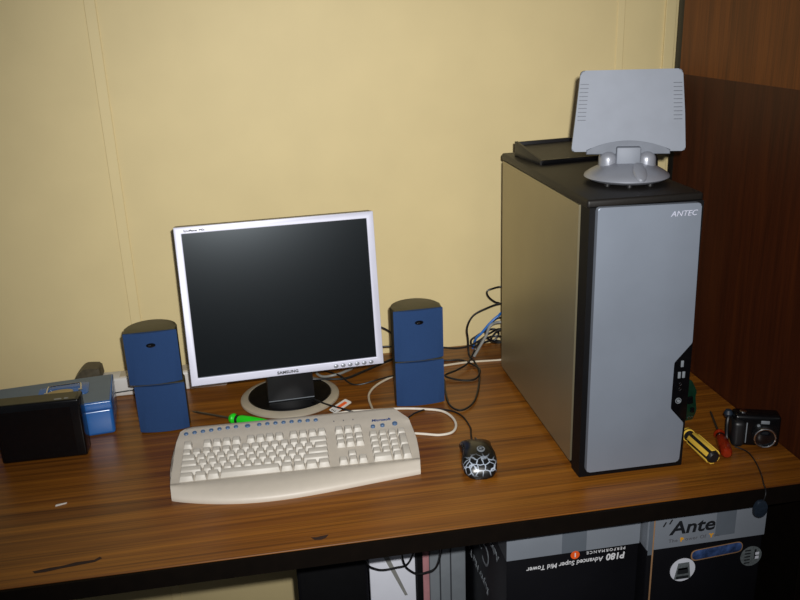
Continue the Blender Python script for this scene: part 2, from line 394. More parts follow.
# bezel ring
def ring_frame(bm, o4, i4, y0, y1):
    A = [bm.verts.new((x, y0, z)) for x, z in o4]; B = [bm.verts.new((x, y0, z)) for x, z in i4]
    C_ = [bm.verts.new((x, y1, z)) for x, z in o4]; D_ = [bm.verts.new((x, y1, z)) for x, z in i4]
    for i in range(4):
        j = (i+1) % 4
        bm.faces.new((A[i], A[j], B[j], B[i])); bm.faces.new((C_[i], C_[j], D_[j], D_[i]))
        bm.faces.new((A[i], A[j], C_[j], C_[i])); bm.faces.new((B[i], B[j], D_[j], D_[i]))
bm = bm_new(); ring_frame(bm, [(-mw/2, -mh/2), (mw/2, -mh/2), (mw/2, mh/2), (-mw/2, mh/2)], [(-.1915, -.1515), (.1915, -.1515), (.1915, .1535), (-.1915, .1535)], -.008, .012)
bmesh.ops.bevel(bm, geom=[e for e in bm.edges if not (abs(e.verts[0].co.y-e.verts[1].co.y) < 1e-6 and abs(abs(e.verts[0].co.x)-abs(e.verts[1].co.x)) > 1e-4 and abs(abs(e.verts[0].co.z)-abs(e.verts[1].co.z)) > 1e-4)], offset=.0012, segments=2, affect='EDGES', profile=.5)
bez = on_head(obj('screen_bezel', bm, M['bezel'], mon))
bm = bm_new(); add_box(bm, (0, -.0015, .001), (.388, .004, .309), .0005, 1); on_head(obj('screen', bm, M['screen'], mon))
text('brand_lettering', 'SAMSUNG', .0085, M['dkprint'], bez, (-.0035, -.0081, -.1635), bold=.00035, align='CENTER', sx=1.12, space=1.06)
text('model_lettering', 'SyncMaster 940n', .0062, M['dkprint'], bez, (-.187, -.0083, .1575), bold=.00025)
for k in range(6):
    bm = bm_new(); add_lathe(bm, [(.0042, 0), (.0042, .0012), (.003, .002), (0, .0022)], seg=16, sx=1.25)
    obj('front_button', bm, M['silver_hi'], bez, (.101+k*.0155, -.008, -.1608), (math.pi/2, 0, 0))

# ------------------------------------------------------------------ speakers
def dplan(w, d, n=14):
    pts = [(-w/2, 0), (w/2, 0), (w/2, d*.35)]
    for i in range(1, n):
        a = math.pi*i/n; pts.append((w/2*math.cos(a), d*.35+d*.65*math.sin(a)))
    pts.append((-w/2, d*.35)); return pts
def make_speaker(label, loc, wl, wu, shift, hl, hu):
    t = thing('desktop_speaker', label, 'speaker', loc, 0, 'pair of blue two-block desktop speakers')
    bm = bm_new(); add_prism(bm, dplan(wl, .075), .001, hl, 'Z', .003); lo = obj('lower_cabinet', bm, M['spk_body'], t, (0, .012, 0))
    bm = bm_new(); add_prism(bm, dplan(wu, .078), 0, hu, 'Z', .004); up = obj('upper_cabinet', bm, M['spk_body'], t, (shift, .012, hl+.003), (0, 0, math.radians(2)))
    bm = bm_new(); add_cyl(bm, (0, .04, 0), .02, .012, 'Z', 20); obj('swivel_joint', bm, M['black_trim'], t, (shift/2, .01, hl))
    def grille(w, h):
        b_ = bm_new(); n = 12
        pts = [(-w/2, 0)]+[(-w/2+w*i/n, -.004-.007*math.sin(math.pi*i/n)) for i in range(n+1)]+[(w/2, 0)]
        add_prism(b_, pts, 0, h, 'Z', .002); return b_
    obj('grille', grille(wl, hl-.003), M['spk_blue'], lo, (0, .0, .003))
    obj('grille', grille(wu, hu-.0015), M['spk_blue'], up, (0, .0, .002))
    bm = bm_new(); add_lathe(bm, [(.0095, 0), (.0095, .0015), (.008, .003), (0, .0035)], seg=24, sy=.5)
    bd = obj('badge', bm, M['blk_gloss'], up, (0, -.0105, hu*.77), (math.pi/2, 0, 0))
    bm = bm_new(); add_box(bm, (-.002, 0, .0034), (.006, .002, .001), .0004, 1); obj('badge_mark', bm, M['chrome'], bd)
    return t
make_speaker('blue two-block desktop speaker left of the monitor', (-.788, .366, 0), .103, .108, -.005, .110, .117)
make_speaker('blue two-block desktop speaker between the monitor and the computer tower', (-.228, .358, 0), .109, .110, -.0005, .107, .118)

# ------------------------------------------------------------------ keyboard
kb = thing('keyboard', 'beige multimedia keyboard with blue hot buttons lying in front of the monitor', 'keyboard', (-.752, .087, 0), -.0247)
KW = .466
def wellz(v): return .014+.11*v
def front(u):
    t = u/KW; return -.036*math.sin(math.pi*min(1, max(0, t))**.85)-.004*math.sin(2*math.pi*t)
def back(u):
    t = u/KW
    e = .222
    if t < .05: e -= .014*((.05-t)/.05)**2
    if t > .955: e -= .045*((t-.955)/.045)**1.1
    return e
def sidebulge(v): return .009*math.sin(math.pi*min(1, max(0, v/.2)))
bm = bm_new(); NU = 60; rows = []
for i in range(NU+1):
    u0 = KW*i/NU; f, bk = front(u0), back(u0); s = (i/NU-.5)*2
    prof = []
    def q(v, z): prof.append((u0+sidebulge(v)*s**3, v, z))
    q(f, .0); q(f-.001, .006); q(f+.003, .011); q(f+.010, .0145)
    for k in range(1, 5): t = k/5; q(f+.010+(.026-f-.010)*t, .0145+.006*math.sin(math.pi*t*.75))
    q(.028, .0185); q(.031, .0172)
    for k in range(7): v = .034+(.160-.034)*k/6; v = min(v, bk-.02); q(v, wellz(v)-.0005)
    for t in (.15, .5, .85, 1.):
        v0 = min(.160, bk-.02); v = v0+(bk-.006-v0)*t; q(v, wellz(v)+.001)
    q(bk-.001, wellz(bk)-.004); q(bk, .012); q(bk-.004, .006)
    rows.append([bm.verts.new(p) for p in prof])
for a, b in zip(rows, rows[1:]):
    n = len(a)
    for k in range(n): bm.faces.new((a[k], b[k], b[(k+1) % n], a[(k+1) % n]))
bm.faces.new(rows[0]); bm.faces.new(rows[-1])
obj('body', bm, M['kb'], kb, sharp=50)
tiltk = math.atan(.11)
KM = {}
def key_mesh(w, d, h=.0095):
    k = (round(w, 4), round(d, 4))
    if k in KM: return KM[k]
    b_ = bm_new(); ix, fy, by = .0028, .0050, .0012
    A = [(-w/2, -d/2, -.002), (w/2, -d/2, -.002), (w/2, d/2, -.002), (-w/2, d/2, -.002)]
    B = [(-w/2+ix, -d/2+fy, h*.86), (w/2-ix, -d/2+fy, h*.86), (w/2-ix, d/2-by, h), (-w/2+ix, d/2-by, h)]
    A = [b_.verts.new(p) for p in A]; B = [b_.verts.new(p) for p in B]
    b_.faces.new(A[::-1]); b_.faces.new(B)
    for i in range(4): b_.faces.new((A[i], A[(i+1) % 4], B[(i+1) % 4], B[i]))
    bmesh.ops.bevel(b_, geom=[e for e in b_.edges if max(v.co.z for v in e.verts) > 0], offset=.0009, segments=2, affect='EDGES', profile=.5)
    bmesh.ops.recalc_face_normals(b_, faces=b_.faces)
    me = bpy.data.meshes.new('key'); b_.to_mesh(me); b_.free()
    me.shade_smooth(); me.set_sharp_from_angle(angle=math.radians(28)); me.materials.append(M['key']); KM[k] = me
    return me
def key(u0, v0, wu, name='key', dv=1):
    p = .0191; w = wu*p-.0012; d = dv*p-.0012
    o = bpy.data.objects.new(name, key_mesh(w, d)); COL.objects.link(o); o.parent = kb
    vc = v0+dv*p/2; o.location = (u0+wu*p/2, vc, wellz(vc)); o.rotation_euler = (tiltk, 0, 0)
P_ = .0191; U0 = .0105; V0 = .033
R = lambda i: V0+i*P_
x = U0
for i, w in enumerate((1.5, 1.25, 1.25, 6., 1.25, 1.25, 1.25, 1.25)):
    key(x, R(0), w, 'space_bar' if w == 6 else 'key'); x += w*P_
for r, ws in ((1, [2.25]+[1]*10+[2.75]), (2, [1.75]+[1]*11+[2.25]), (3, [1.5]+[1]*12+[1.5]), (4, [1]*13+[2])):
    x = U0
    for w in ws: key(x, R(r), w); x += w*P_
RF = .1375
for c in [0]+[2, 3, 4, 5]+[6.5, 7.5, 8.5, 9.5]+[11, 12, 13, 14]: key(U0+c*P_, RF, 1, 'function_key')
NV = .3130
for r in (3, 4): [key(NV+c*P_, R(r), 1) for c in range(3)]
[key(NV+c*P_, RF, 1, 'function_key') for c in range(3)]
[key(NV+c*P_, R(0), 1) for c in range(3)]; key(NV+P_, R(1), 1)
NP = .3805
for r in (2, 3): [key(NP+c*P_, R(r), 1, 'keypad_key') for c in range(3)]
for c in range(4): key(NP+c*P_, R(4), 1, 'keypad_key')
for c in range(3): key(NP+c*P_, R(1), 1, 'keypad_key')
key(NP, R(0), 2, 'keypad_key'); key(NP+2*P_, R(0), 1, 'keypad_key')
key(NP+3*P_, R(2), 1, 'keypad_key', 2); key(NP+3*P_, R(0), 1, 'keypad_key', 2)
def hot(u, v, r=.0046):
    b_ = bm_new(); add_lathe(b_, [(r*1.0, -.002), (r, .0018), (r*.8, .003), (r*.45, .0022), (0, .0020)], seg=18)
    obj('hot_button', b_, M['bluebtn'], kb, (u, v, wellz(v)+.001), (tiltk, 0, 0))
for k in range(7): hot(.013+k*.0167, .191+.009*(k/6)**.8)
hot(.137, .199, .0056)
for k in range(8): hot(.161+k*.0167, .1995-.004*(k/7)**2)
for u, v, r in ((.393, .152, .0046), (.413, .153, .0046), (.439, .155, .0054)): hot(u, v, r)
for k in range(3):
    v = .185; bm = bm_new(); add_box(bm, (0, 0, 0), (.0022, .004, .001), .0003, 1); obj('indicator_light', bm, M['greytxt'], kb, (.315+k*.02, v, wellz(v)+.0012), (tiltk, 0, 0))
ys = Vector((0, math.cos(tiltk), math.sin(tiltk)))
text('brand_lettering', 'Microsoft', .0118, M['bluetxt'], kb, (.3925, .1695, wellz(.1695)+.0012), (1, 0, 0), ys, .0002, .0004, .2, sx=.86)
for u in (.03, .43):
    bm = bm_new(); add_box(bm, (0, 0, 0), (.02, .006, .016), .001, 1); obj('tilt_foot', bm, M['kb'], kb, (u, .165 if u > .3 else .185, .008))

# ------------------------------------------------------------------ mouse
ms = thing('computer_mouse', 'black computer mouse with silver crackle pattern right of the keyboard', 'mouse', (-.168, .099, 0), -.15)
bm = bm_new(); rings = []
prof = [(-.071, .010, .006), (-.067, .023, .017), (-.056, .031, .029), (-.035, .0345, .037), (-.015, .034, .0405), (.005, .0315, .0385), (.025, .031, .0325), (.045, .032, .024), (.057, .029, .017), (.063, .022, .011), (.065, .012, .006)]
for y, hw, h in prof:
    ring = []
    for k in range(24):
        a = 2*math.pi*k/24; cx, cz = math.cos(a), math.sin(a)
        sx_ = hw*(abs(cx)**.75)*(1 if cx > 0 else -1); z = h*.42+h*.58*(abs(cz)**.8) if cz > 0 else h*.42-h*.42*abs(cz)**.6
        wob = -.004*math.exp(-((y-.0)/.02)**2) if cx < 0 else 0
        ring.append(bm.verts.new((sx_-wob*abs(cx)-.003*(y/.06)*0, y, max(z, .0008))))
    rings.append(ring)
for a, b in zip(rings, rings[1:]):
    for k in range(24): bm.faces.new((a[k], a[(k+1) % 24], b[(k+1) % 24], b[k]))
bm.faces.new(rings[0]); bm.faces.new(rings[-1])
bmesh.ops.subdivide_edges(bm, edges=bm.edges[:], cuts=1, smooth=.6, use_grid_fill=True)
obj('shell', bm, M['mouse'], ms, sharp=70)
bm = bm_new(); add_lathe(bm, [(0, -.001), (.0078, -.001), (.0078, .0012), (0, .0016)], seg=26); lg = obj('logo_disc', bm, M['midgrey'], ms, (.004, -.025, .0402), (math.radians(10), math.radians(3), 0)); lg['label'] = 'round grey logo'
bm = bm_new(); add_tube(bm, [(.0045*math.cos(math.radians(a)), .0045*math.sin(math.radians(a)), .0017) for a in (40, 80, 130, 180, 230, 280, 330, 350)]+[(.001, -.0005, .0017)], .0009, 6, 4); obj('logo_mark', bm, M['dkprint'], lg)
bm = bm_new(); add_cyl(bm, (0, 0, 0), .009, .006, 'X', 20, bev=.001); obj('scroll_wheel', bm, M['blk_matt'], ms, (.002, .044, .0145))
for y, l in ((.012, .014), (-.006, .014)):
    bm = bm_new(); add_box(bm, (0, 0, 0), (.004, l, .006), .0015); obj('thumb_button', bm, M['blk_gloss'], ms, (-.0275, y, .026), (0, math.radians(-25), 0))
bm = bm_new(); add_prism(bm, [(-.001, -.03), (.001, -.03), (.001, .0), (-.001, .0)], -.0005, .0005, 'Z'); obj('button_gap', bm, M['black_trim'], ms, (.002, .064, .0165), (math.radians(-24), 0, 0))

# ------------------------------------------------------------------ left boxes
cb = thing('cash_box', 'blue metal box with a folding chrome handle, partly behind the black box', 'box', (-1.0257, .450, 0), math.radians(6.5))
bm = bm_new(); add_box(bm, (0, 0, .030), (.25, .148, .060), .007, 4); obj('box_body', bm, M['blue_tin'], cb)
bm = bm_new(); add_box(bm, (0, 0, .0685), (.2502, .1482, .0185), .0025, 3); lid = obj('lid', bm, M['blue_tin'], cb)
bm = bm_new(); add_box(bm, (0, .001, .0777), (.243, .141, .0014), .0006, 1); o = obj('lid_top', bm, M['blue_lid'], lid); o['label'] = 'dull blue-grey lid top'
bm = bm_new(); add_prism(bm, round_poly([(-.052, -.03), (.052, -.03), (.052, .035), (-.052, .035)], .012), .0765, .078, 'Z', .0005); o = obj('handle_plate', bm, M['blue_tin'], lid, (.024, .010, .0015)); o['label'] = 'bright blue recessed plate'
bm = bm_new(); add_lathe(bm, [(.018, 0), (.017, .003), (.01, .005), (0, .0055)], seg=28, sx=1.5, sy=.7); o = obj('lock_boss', bm, M['tan'], lid, (.018, .002, .0795)); o['label'] = 'tan oval plate under the handle'
bm = bm_new(); add_tube(bm, [(-.034, -.006, .08), (-.034, .012, .0815), (-.032, .026, .0825), (-.026, .03, .083), (.026, .03, .083), (.034, .028, .0825), (.036, .012, .0815), (.036, -.006, .08)], .0017, 8, 6); hd = obj('handle', bm, M['chrome'], lid, (.024, .002, .0015))
for x in (-.034, .036):
    bm = bm_new(); add_cyl(bm, (0, 0, 0), .0035, .008, 'X', 14); obj('hinge_pin', bm, M['chrome'], hd, (x, -.006, .081))
bm = bm_new(); add_box(bm, (0, 0, .0595), (.2505, .1486, .0014), .0003, 1); obj('lid_seam', bm, M['bluetxt'], cb)

bb = thing('black_box', 'glossy black upright box at the left edge in front of the blue metal box', 'box', (-1.02, .326, 0))
bm = bm_new(); add_box(bm, (0, 0, .0635), (.166, .044, .127), .004, 3); obj('box_shell', bm, M['blk_gloss'], bb)
bm = bm_new(); add_box(bm, (-.006, -.0222, .06), (.14, .002, .108), .0008, 1); obj('front_cover', bm, M['blk_gloss'], bb)
bm = bm_new(); add_box(bm, (0, .0, .1272), (.152, .034, .0016), .0006, 1); obj('top_cover', bm, M['spk_body'], bb)
bm = bm_new(); add_box(bm, (.042, -.013, .1282), (.014, .004, .001), .0003, 1); add_box(bm, (.058, -.0125, .1282), (.008, .004, .001), .0003, 1); obj('scuff_mark', bm, M['cab_grey'], bb)

# white conduit box and lump behind
cd = thing('power_strip', 'white plastic power strip lying along the wall behind the left speaker', 'power strip', (-.825, .605, 0))
bm = bm_new(); add_box(bm, (0, 0, .023), (.33, .05, .046), .005, 3); obj('housing', bm, M['white'], cd)
for x in (-.06, .01, .08):
    bm = bm_new(); add_box(bm, (0, 0, 0), (.045, .036, .002), .0008, 1); obj('socket', bm, M['cab_beige'], cd, (x, 0, .0465))
lp = thing('plug_adapter', 'dark lumpy adapter plug standing behind the blue metal box by the wall', 'adapter', (-.976, .606, .0475))
bm = bm_new(); add_prism(bm, round_poly([(-.034, 0), (.03, 0), (.027, .026), (.012, .028), (-.008, .029), (-.022, .016)], [.002, .002, .004, .005, .008, .008]), -.022, .022, 'Y', .004); obj('adapter_body', bm, M['brown_lump'], lp)

# ------------------------------------------------------------------ tools
def screwdriver(label, loc, rotz, handle, cap, L, hr, shaft, sr, lobes=0, rings=True):
    """handle from x=0 to x=L, shaft from x=-shaft to 0, axis at z = hr"""
    t = thing('screwdriver', label, 'screwdriver', loc, rotz)
    bm = bm_new(); n = 24; prof = [(0, .55), (.04, .85), (.10, .95), (.16, .7), (.24, .68), (.32, .95), (.6, 1.), (.88, .97), (.96, .85), (1., .6)]
    rg = []
    for s_, r_ in prof:
        rr = []
        for k in range(n):
            a = 2*math.pi*k/n; q_ = hr*r_*(1-(.10*(.5+.5*math.cos(6*a)) if .3 < s_ < .9 else 0)); rr.append(bm.verts.new((L*s_, q_*math.cos(a), hr+q_*math.sin(a))))
        rg.append(rr)
    for a, b in zip(rg, rg[1:]):
        for k in range(n): bm.faces.new((a[k], a[(k+1) % n], b[(k+1) % n], b[k]))
    bm.faces.new(rg[0]); bm.faces.new(rg[-1]); h = obj('handle', bm, handle, t)
    bm = bm_new(); add_tube(bm, [(-shaft, 0, hr), (.01, 0, hr)], sr, 12, 0); sh = obj('shaft', bm, M['steel'], t)
    bm = bm_new(); add_prism(bm, [(-.010, -sr*.5), (0, -sr), (0, sr), (-.010, sr*.5)], -sr*.35, sr*.35, 'Z'); obj('blade_tip', bm, M['steel'], sh, (-shaft, 0, hr))
    if lobes:
        for k in range(lobes):
            a = 2*math.pi*k/lobes+math.pi/2; wy = hr*.60
            b_ = bm_new(); add_box(b_, (L*.62, 0, hr*.97), (L*.66, wy, hr*.16), .001, 2, )
            bmesh.ops.rotate(b_, cent=(0, 0, 0), matrix=Matrix.Rotation(a-math.pi/2, 3, 'X'), verts=b_.verts); bmesh.ops.translate(b_, vec=(0, 0, hr), verts=b_.verts)
            obj('grip_stripe', b_, cap, h)
        b_ = bm_new(); add_cyl(b_, (L*.09, 0, hr), hr*.92, L*.1, 'X', 20, bev=.001); obj('collar', b_, cap, h)
    elif rings:
        b_ = bm_new(); add_cyl(b_, (L*.2, 0, hr), hr*.74, L*.07, 'X', 24, bev=.0006); obj('collar', b_, cap, h)
    return t
screwdriver('screwdriver with a bright green handle half hidden behind the keyboard', (-.650, .379, 0), -.57, M['green'], M['blk'], .095, .0125, .088, .0024)
screwdriver('screwdriver with a black and yellow striped handle beside the computer tower', (.2625, .088, 0), -math.pi/2+.03, M['blk'], M['yellow'], .108, .0145, .05, .003, 6)
screwdriver('screwdriver with a clear red-orange handle left of the camera', (.329, .076, 0), math.atan2(-.082, -.029), M['red'], M['blk_gloss'], .088, .012, .085, .0022)

# dark green piece behind case corner
gp = thing('green_circuit_card', 'small dark green card leaning beside the right side of the computer tower', 'circuit card', (.303, .160, 0), math.radians(12))
bm = bm_new(); add_prism(bm, round_poly([(-.04, 0), (.016, 0), (.025, .018), (.022, .05), (.026, .06), (.012, .088), (-.04, .095)], .004), -.003, .003, 'Y', .001); gb = obj('card', bm, M['dkgreen'], gp, (0, 0, .001), (math.radians(-6), 0, 0))
for x, z, s in ((.006, .045, .012), (-.006, .07, .01), (.012, .022, .008)):
    bm = bm_new(); add_box(bm, (0, 0, 0), (s, .006, s*1.3), .0015); obj('chip', bm, M['blk_gloss'], gb, (x, -.005, z))
for x in (.002, .008, .014):
    bm = bm_new(); add_cyl(bm, (0, 0, 0), .0016, .004, 'Y', 10); obj('contact', bm, M['chrome'], gb, (x, -.004, .006))

# ------------------------------------------------------------------ camera on the desk
dc = thing('digital_camera', 'black digital camera with a chrome-ringed lens at the right end of the desk', 'camera', (.381, .043, 0), math.radians(-20))
bm = bm_new(); add_box(bm, (.004, 0, .0345), (.088, .036, .067), .007, 4); obj('camera_body', bm, M['blk_gloss'], dc)
bm = bm_new(); add_box(bm, (-.031, -.006, .030), (.024, .046, .056), .009, 4); obj('grip', bm, M['blk'], dc)
bm = bm_new(); add_lathe(bm, [(.0235, 0), (.0235, .012), (.022, .014)], seg=40); o = obj('lens_barrel', bm, M['blk'], dc, (.017, -.017, .028), (math.pi/2, 0, 0)); o.scale = (.9, .9, 1.)
bm = bm_new(); add_tube(bm, [(.0215*math.cos(2*math.pi*k/24), .0215*math.sin(2*math.pi*k/24), .0145) for k in range(24)], .0022, 8, 2, True); obj('lens_ring', bm, M['chrome'], o)
bm = bm_new(); add_lathe(bm, [(.0205, .012), (.018, .0115), (.012, .013), (0, .0145)], seg=40); obj('lens_glass', bm, M['glass_lens'], o)
bm = bm_new(); add_box(bm, (.0, -.0182, .056), (.016, .002, .007), .0008); obj('flash_window', bm, M['midgrey'], dc, (.018, 0, -.001))
bm = bm_new(); add_cyl(bm, (-.022, -.002, .068), .007, .006, 'Z', 20, bev=.001); obj('shutter_button', bm, M['chrome'], dc)
bm = bm_new(); add_cyl(bm, (.006, -.0188, .048), .003, .003, 'Y', 16); add_box(bm, (-.0155, -.0185, .031), (.002, .002, .044), .0006); obj('front_trim_glint', bm, M['midgrey'], dc)  # round front detail, plus a grey bar painting the body's corner highlight
bm = bm_new(); add_lathe(bm, [(0, -.009), (.006, -.007), (.009, 0), (.006, .007), (0, .009)], seg=20); obj('strap_bead', bm, M['fob'], dc, (-.047, .006, .060))
bm = bm_new(); add_tube(bm, [(-.041, .004, .052), (-.047, .0, .056), (-.050, -.006, .045), (-.050, -.012, .02), (-.049, -.02, .006), (-.048, -.03, .004)], .0035, 8, 6); obj('strap_loop', bm, M['cab_black'], dc)
Ri = Matrix.Rotation(math.radians(20), 3, 'Z')
def loc_dc(p): return Ri @ (Vector(p)-Vector((.381, .043, 0)))
cord = [(.338, .03, .004), (.352, .008, .002), (.346, -.03, .0018), (.330, -.075, .0018), (.316, -.105, .0018), (.309, -.1215, .003), (.305, -.1295, -.004), (.301, -.130, -.018)]
bm = bm_new(); add_tube(bm, [loc_dc(p) for p in cord], .0014, 8, 8); st = obj('wrist_strap', bm, M['cab_black'], dc)
bm = bm_new(); add_prism(bm, round_poly([(-.007, .016), (.007, .016), (.0125, .004), (.011, -.012), (0, -.017), (-.011, -.012), (-.0125, .004)], .003), -.0035, .0035, 'Y', .001)
fb = obj('strap_fob', bm, M['fob'], st, loc_dc((.297, -.1305, -.030)), (0, 0, math.radians(20)))

# scrap on desk
bm = bm_new(); add_prism(bm, round_poly([(-.010, -.0025), (.009, .0012), (.0105, .0045), (-.009, .0028)], .001), 0, .0012, 'Z', .0002); o = obj('paper_scrap', bm, M['white'], None, (-.954, .12, .0002), (0, 0, .1)); tag(o, 'tiny white paper scrap on bare desk in front of the black box', 'scrap')

# tag on cable
tg = thing('cable_tag', 'white tag with an orange stripe lying behind the keyboard near the monitor foot', 'tag', (-.408, .377, .013), math.atan2(.042, .038))
bm = bm_new(); add_prism(bm, round_poly([(-.031, -.0095), (.031, -.0095), (.031, .0095), (-.031, .0095)], .004), 0, .001, 'Z'); obj('tag_card', bm, M['white'], tg, (0, 0, 0), (math.radians(14), 0, 0))
bm = bm_new(); add_box(bm, (0, 0, .0013), (.034, .0075, .0006)); obj('tag_stripe', bm, M['orange'], tg, (.004, 0, 0), (math.radians(14), 0, 0))
bm = bm_new(); [add_box(bm, (-.026, -.004+.004*k, .0013), (.006, .0015, .0005)) for k in range(3)]; obj('tag_print', bm, M['dkprint'], tg, (0, 0, 0), (math.radians(14), 0, 0))

# ------------------------------------------------------------------ cables
CP = {
 'mouse': [(-0.161,0.171,0.010), (-0.155,0.2,0.006), (-0.148,0.234,0.002), (-0.152,0.287,0.002), (-0.172,0.319,0.002), (-0.213,0.339,0.002), (-0.249,0.326,0.002), (-0.283,0.300,0.002), (-0.335,0.325,0.003), (-0.369,0.343,0.006), (-0.400,0.353,0.016), (-0.441,0.388,0.018), (-0.468,0.416,0.022)],
 'white': [(-0.531,0.345,0.003), (-0.476,0.352,0.003), (-0.398,0.366,0.003), (-0.344,0.361,0.003), (-0.278,0.354,0.003), (-0.224,0.338,0.003), (-0.190,0.320,0.003), (-0.175,0.287,0.003), (-0.175,0.249,0.003), (-0.190,0.220,0.003), (-0.218,0.214,0.003), (-0.247,0.225,0.003), (-0.270,0.234,0.003)],
 'beige': [(-0.338,0.298,0.016), (-.339,.33,.012), (-0.339,0.414,0.003), (-0.331,0.455,0.003), (-0.306,0.494,0.003), (-0.262,0.530,0.003), (-0.205,0.558,0.003), (-0.141,0.561,0.003), (-0.063,0.567,0.003), (0.021,0.561,0.003), (.08, .54, .02), (.1, .517, .06)],
 'A': [(.07,.517,.16), (0.032,0.600,0.139), (-0.015,0.600,0.128), (-0.046,0.600,0.112), (-0.061,0.600,0.082), (-0.059,0.600,0.049), (-0.059,0.590,0.012), (-0.055,0.556,0.009), (-0.056,0.506,0.004), (-0.077,0.428,0.004), (-0.106,0.354,0.004), (-0.133,0.319,0.004), (-0.155,0.314,0.004), (-0.167,0.348,0.004), (-0.160,0.421,0.004), (-0.150,0.487,0.004), (-0.173,0.530,0.004)],
 'B': [(.09,.517,.18), (0.043,0.620,0.174), (0.006,0.620,0.172), (-0.004,0.620,0.165), (0.001,0.620,0.151), (0.017,0.620,0.137), (0.038,0.620,0.127), (.09,.517,.11)],
 'H': [(-0.345,0.56,0.145), (-0.315,0.620,0.115), (-0.266,0.620,0.092), (-0.239,0.620,0.070), (-0.179,0.620,0.040), (-0.120,0.620,0.027), (-0.080,0.620,0.021), (-0.049,0.620,0.025), (-0.023,0.620,0.037), (0.004,0.620,0.054), (0.038,0.620,0.061), (.08,.517,.065)],
 'D': [(-.35,.56,.07), (-0.309,0.600,0.053), (-0.258,0.600,0.052), (-0.234,0.600,0.040), (-0.133,0.595,0.004), (-0.085,0.583,0.004), (-0.062,0.551,0.004), (-0.055,0.500,0.009), (-0.077,0.463,0.004), (-0.113,0.466,0.004), (-0.144,0.489,0.009), (-0.110,0.510,0.011), (-0.074,0.544,0.011), (-0.044,0.600,0.015), (-0.023,0.600,0.045), (0.024,0.600,0.051), (.06,.517,.05)],
 'blue': [(.09,.517,.115), (0.040,0.610,0.108), (0.022,0.610,0.102), (0.001,0.610,0.085), (-0.020,0.615,0.058), (-0.032,0.625,0.040), (-.034,.65,.004)],
 'greyshort': [(.07,.517,.10), (0.026,0.580,0.096), (-0.005,0.580,0.091), (-0.018,0.580,0.063), (-0.033,0.580,0.038), (-0.048,0.583,0.010)],
 'T1': [(.08,.517,.09), (0.041,0.630,0.088), (0.012,0.630,0.079), (-0.004,0.630,0.059), (-0.001,0.630,0.037), (0.017,0.630,0.029), (0.030,0.630,0.045), (0.017,0.630,0.060), (-0.007,0.640,0.051), (-0.028,0.640,0.040), (-0.041,0.640,0.030), (-0.036,0.640,0.012), (-0.015,0.640,0.019), (0.012,0.640,0.024), (0.044,0.630,0.021), (.09,.517,.03)],
 'T2': [(.05,.517,.095), (0.026,0.550,0.089), (0.005,0.560,0.081), (-0.010,0.560,0.061), (0.008,0.560,0.051), (0.028,0.550,0.057), (.05,.517,.06)],
 'mon1': [(-0.489,0.53,0.019), (-0.446,0.531,0.0155), (-0.417,0.535,0.010), (-0.375,0.542,0.005), (-0.329,0.573,0.005), (-0.270,0.615,0.005), (-0.227,0.644,0.005)],
 'mon2': [(-.47,.52,.16), (-0.464,0.60,0.05), (-0.449,0.590,0.012), (-0.434,0.567,0.005), (-0.408,0.555,0.010), (-0.377,0.570,0.010), (-0.348,0.603,0.012), (-.36,.57,.08), (-.42,.52,.17)],
 'mon3': [(-0.425,0.599,0.005), (-0.392,0.546,0.012), (-0.371,0.512,0.004), (-0.349,0.500,0.004), (-0.312,0.503,0.009), (-0.263,0.520,0.009), (-0.209,0.536,0.004)],
 'ant': [(.13,.155,.60), (.165,.18,.592), (.195,.195,.58), (.218,.205,.558), (.236,.235,.52), (.238,.25,.42), (.235,.3,.2), (.24,.4,.01), (.2,.56,.005)],
 'strip': [(-0.960,0.573,0.018), (-0.926,0.5775,0.012), (-0.905,0.5775,0.013), (-0.877,0.5775,0.014), (-0.841,0.5775,0.010), (-.80, .56, .003)],
}
CA = [('mouse', 'mouse_cable', .0019, 'cab_black', 'thin black cord running from the mouse round behind the keyboard', 'cable'),
 ('white', 'cable', .0027, 'cab_white', 'white cord curving out past the right end of the keyboard', 'cable'),
 ('beige', 'keyboard_cable', .0027, 'cab_beige', 'beige cord leaving the keyboard back and passing behind the right speaker', 'cable'),
 ('A', 'cable', .0024, 'cab_black', 'long black cord dropping from the tower and looping right beside the right speaker', 'cable'),
 ('B', 'cable', .0022, 'cab_black', 'highest small black cord loop sticking out behind the computer tower', 'cable'),
 ('H', 'cable', .0024, 'cab_black', 'black cord sagging along the foot of the wall behind the right speaker', 'cable'),
 ('D', 'cable', .0024, 'cab_black', 'black cord coiled in a flat oval between right speaker and tower', 'cable'),
 ('blue', 'network_cable', .0032, 'cab_blue', 'blue cord slanting down behind the computer tower', 'cable'),
 ('greyshort', 'cable', .0036, 'cab_grey', 'grey cord slanting down to the desk behind the computer tower', 'cable'),
 ('T1', 'cable', .0025, 'cab_black', 'tangled black cord bunched at the wall behind the computer tower', 'cable'),
 ('T2', 'cable', .0025, 'cab_black', 'short black cord bend tight against the back of the computer tower', 'cable'),
 ('mon1', 'cable', .0032, 'cab_black', 'thick black cord crossing the monitor foot toward the wall', 'cable'),
 ('mon2', 'cable', .0032, 'cab_grey', 'pale grey cord looping below the bottom edge of the monitor', 'cable'),
 ('mon3', 'cable', .0020, 'cab_black', 'thin black cord sagging on the desk from monitor to right speaker', 'cable'),
 ('ant', 'antenna_cable', .0020, 'cab_black', 'black cord hanging behind the silver panel antenna', 'cable'),
 ('strip', 'cable', .0016, 'cab_black', 'thin dark cord along the front of the white power strip', 'cable')]
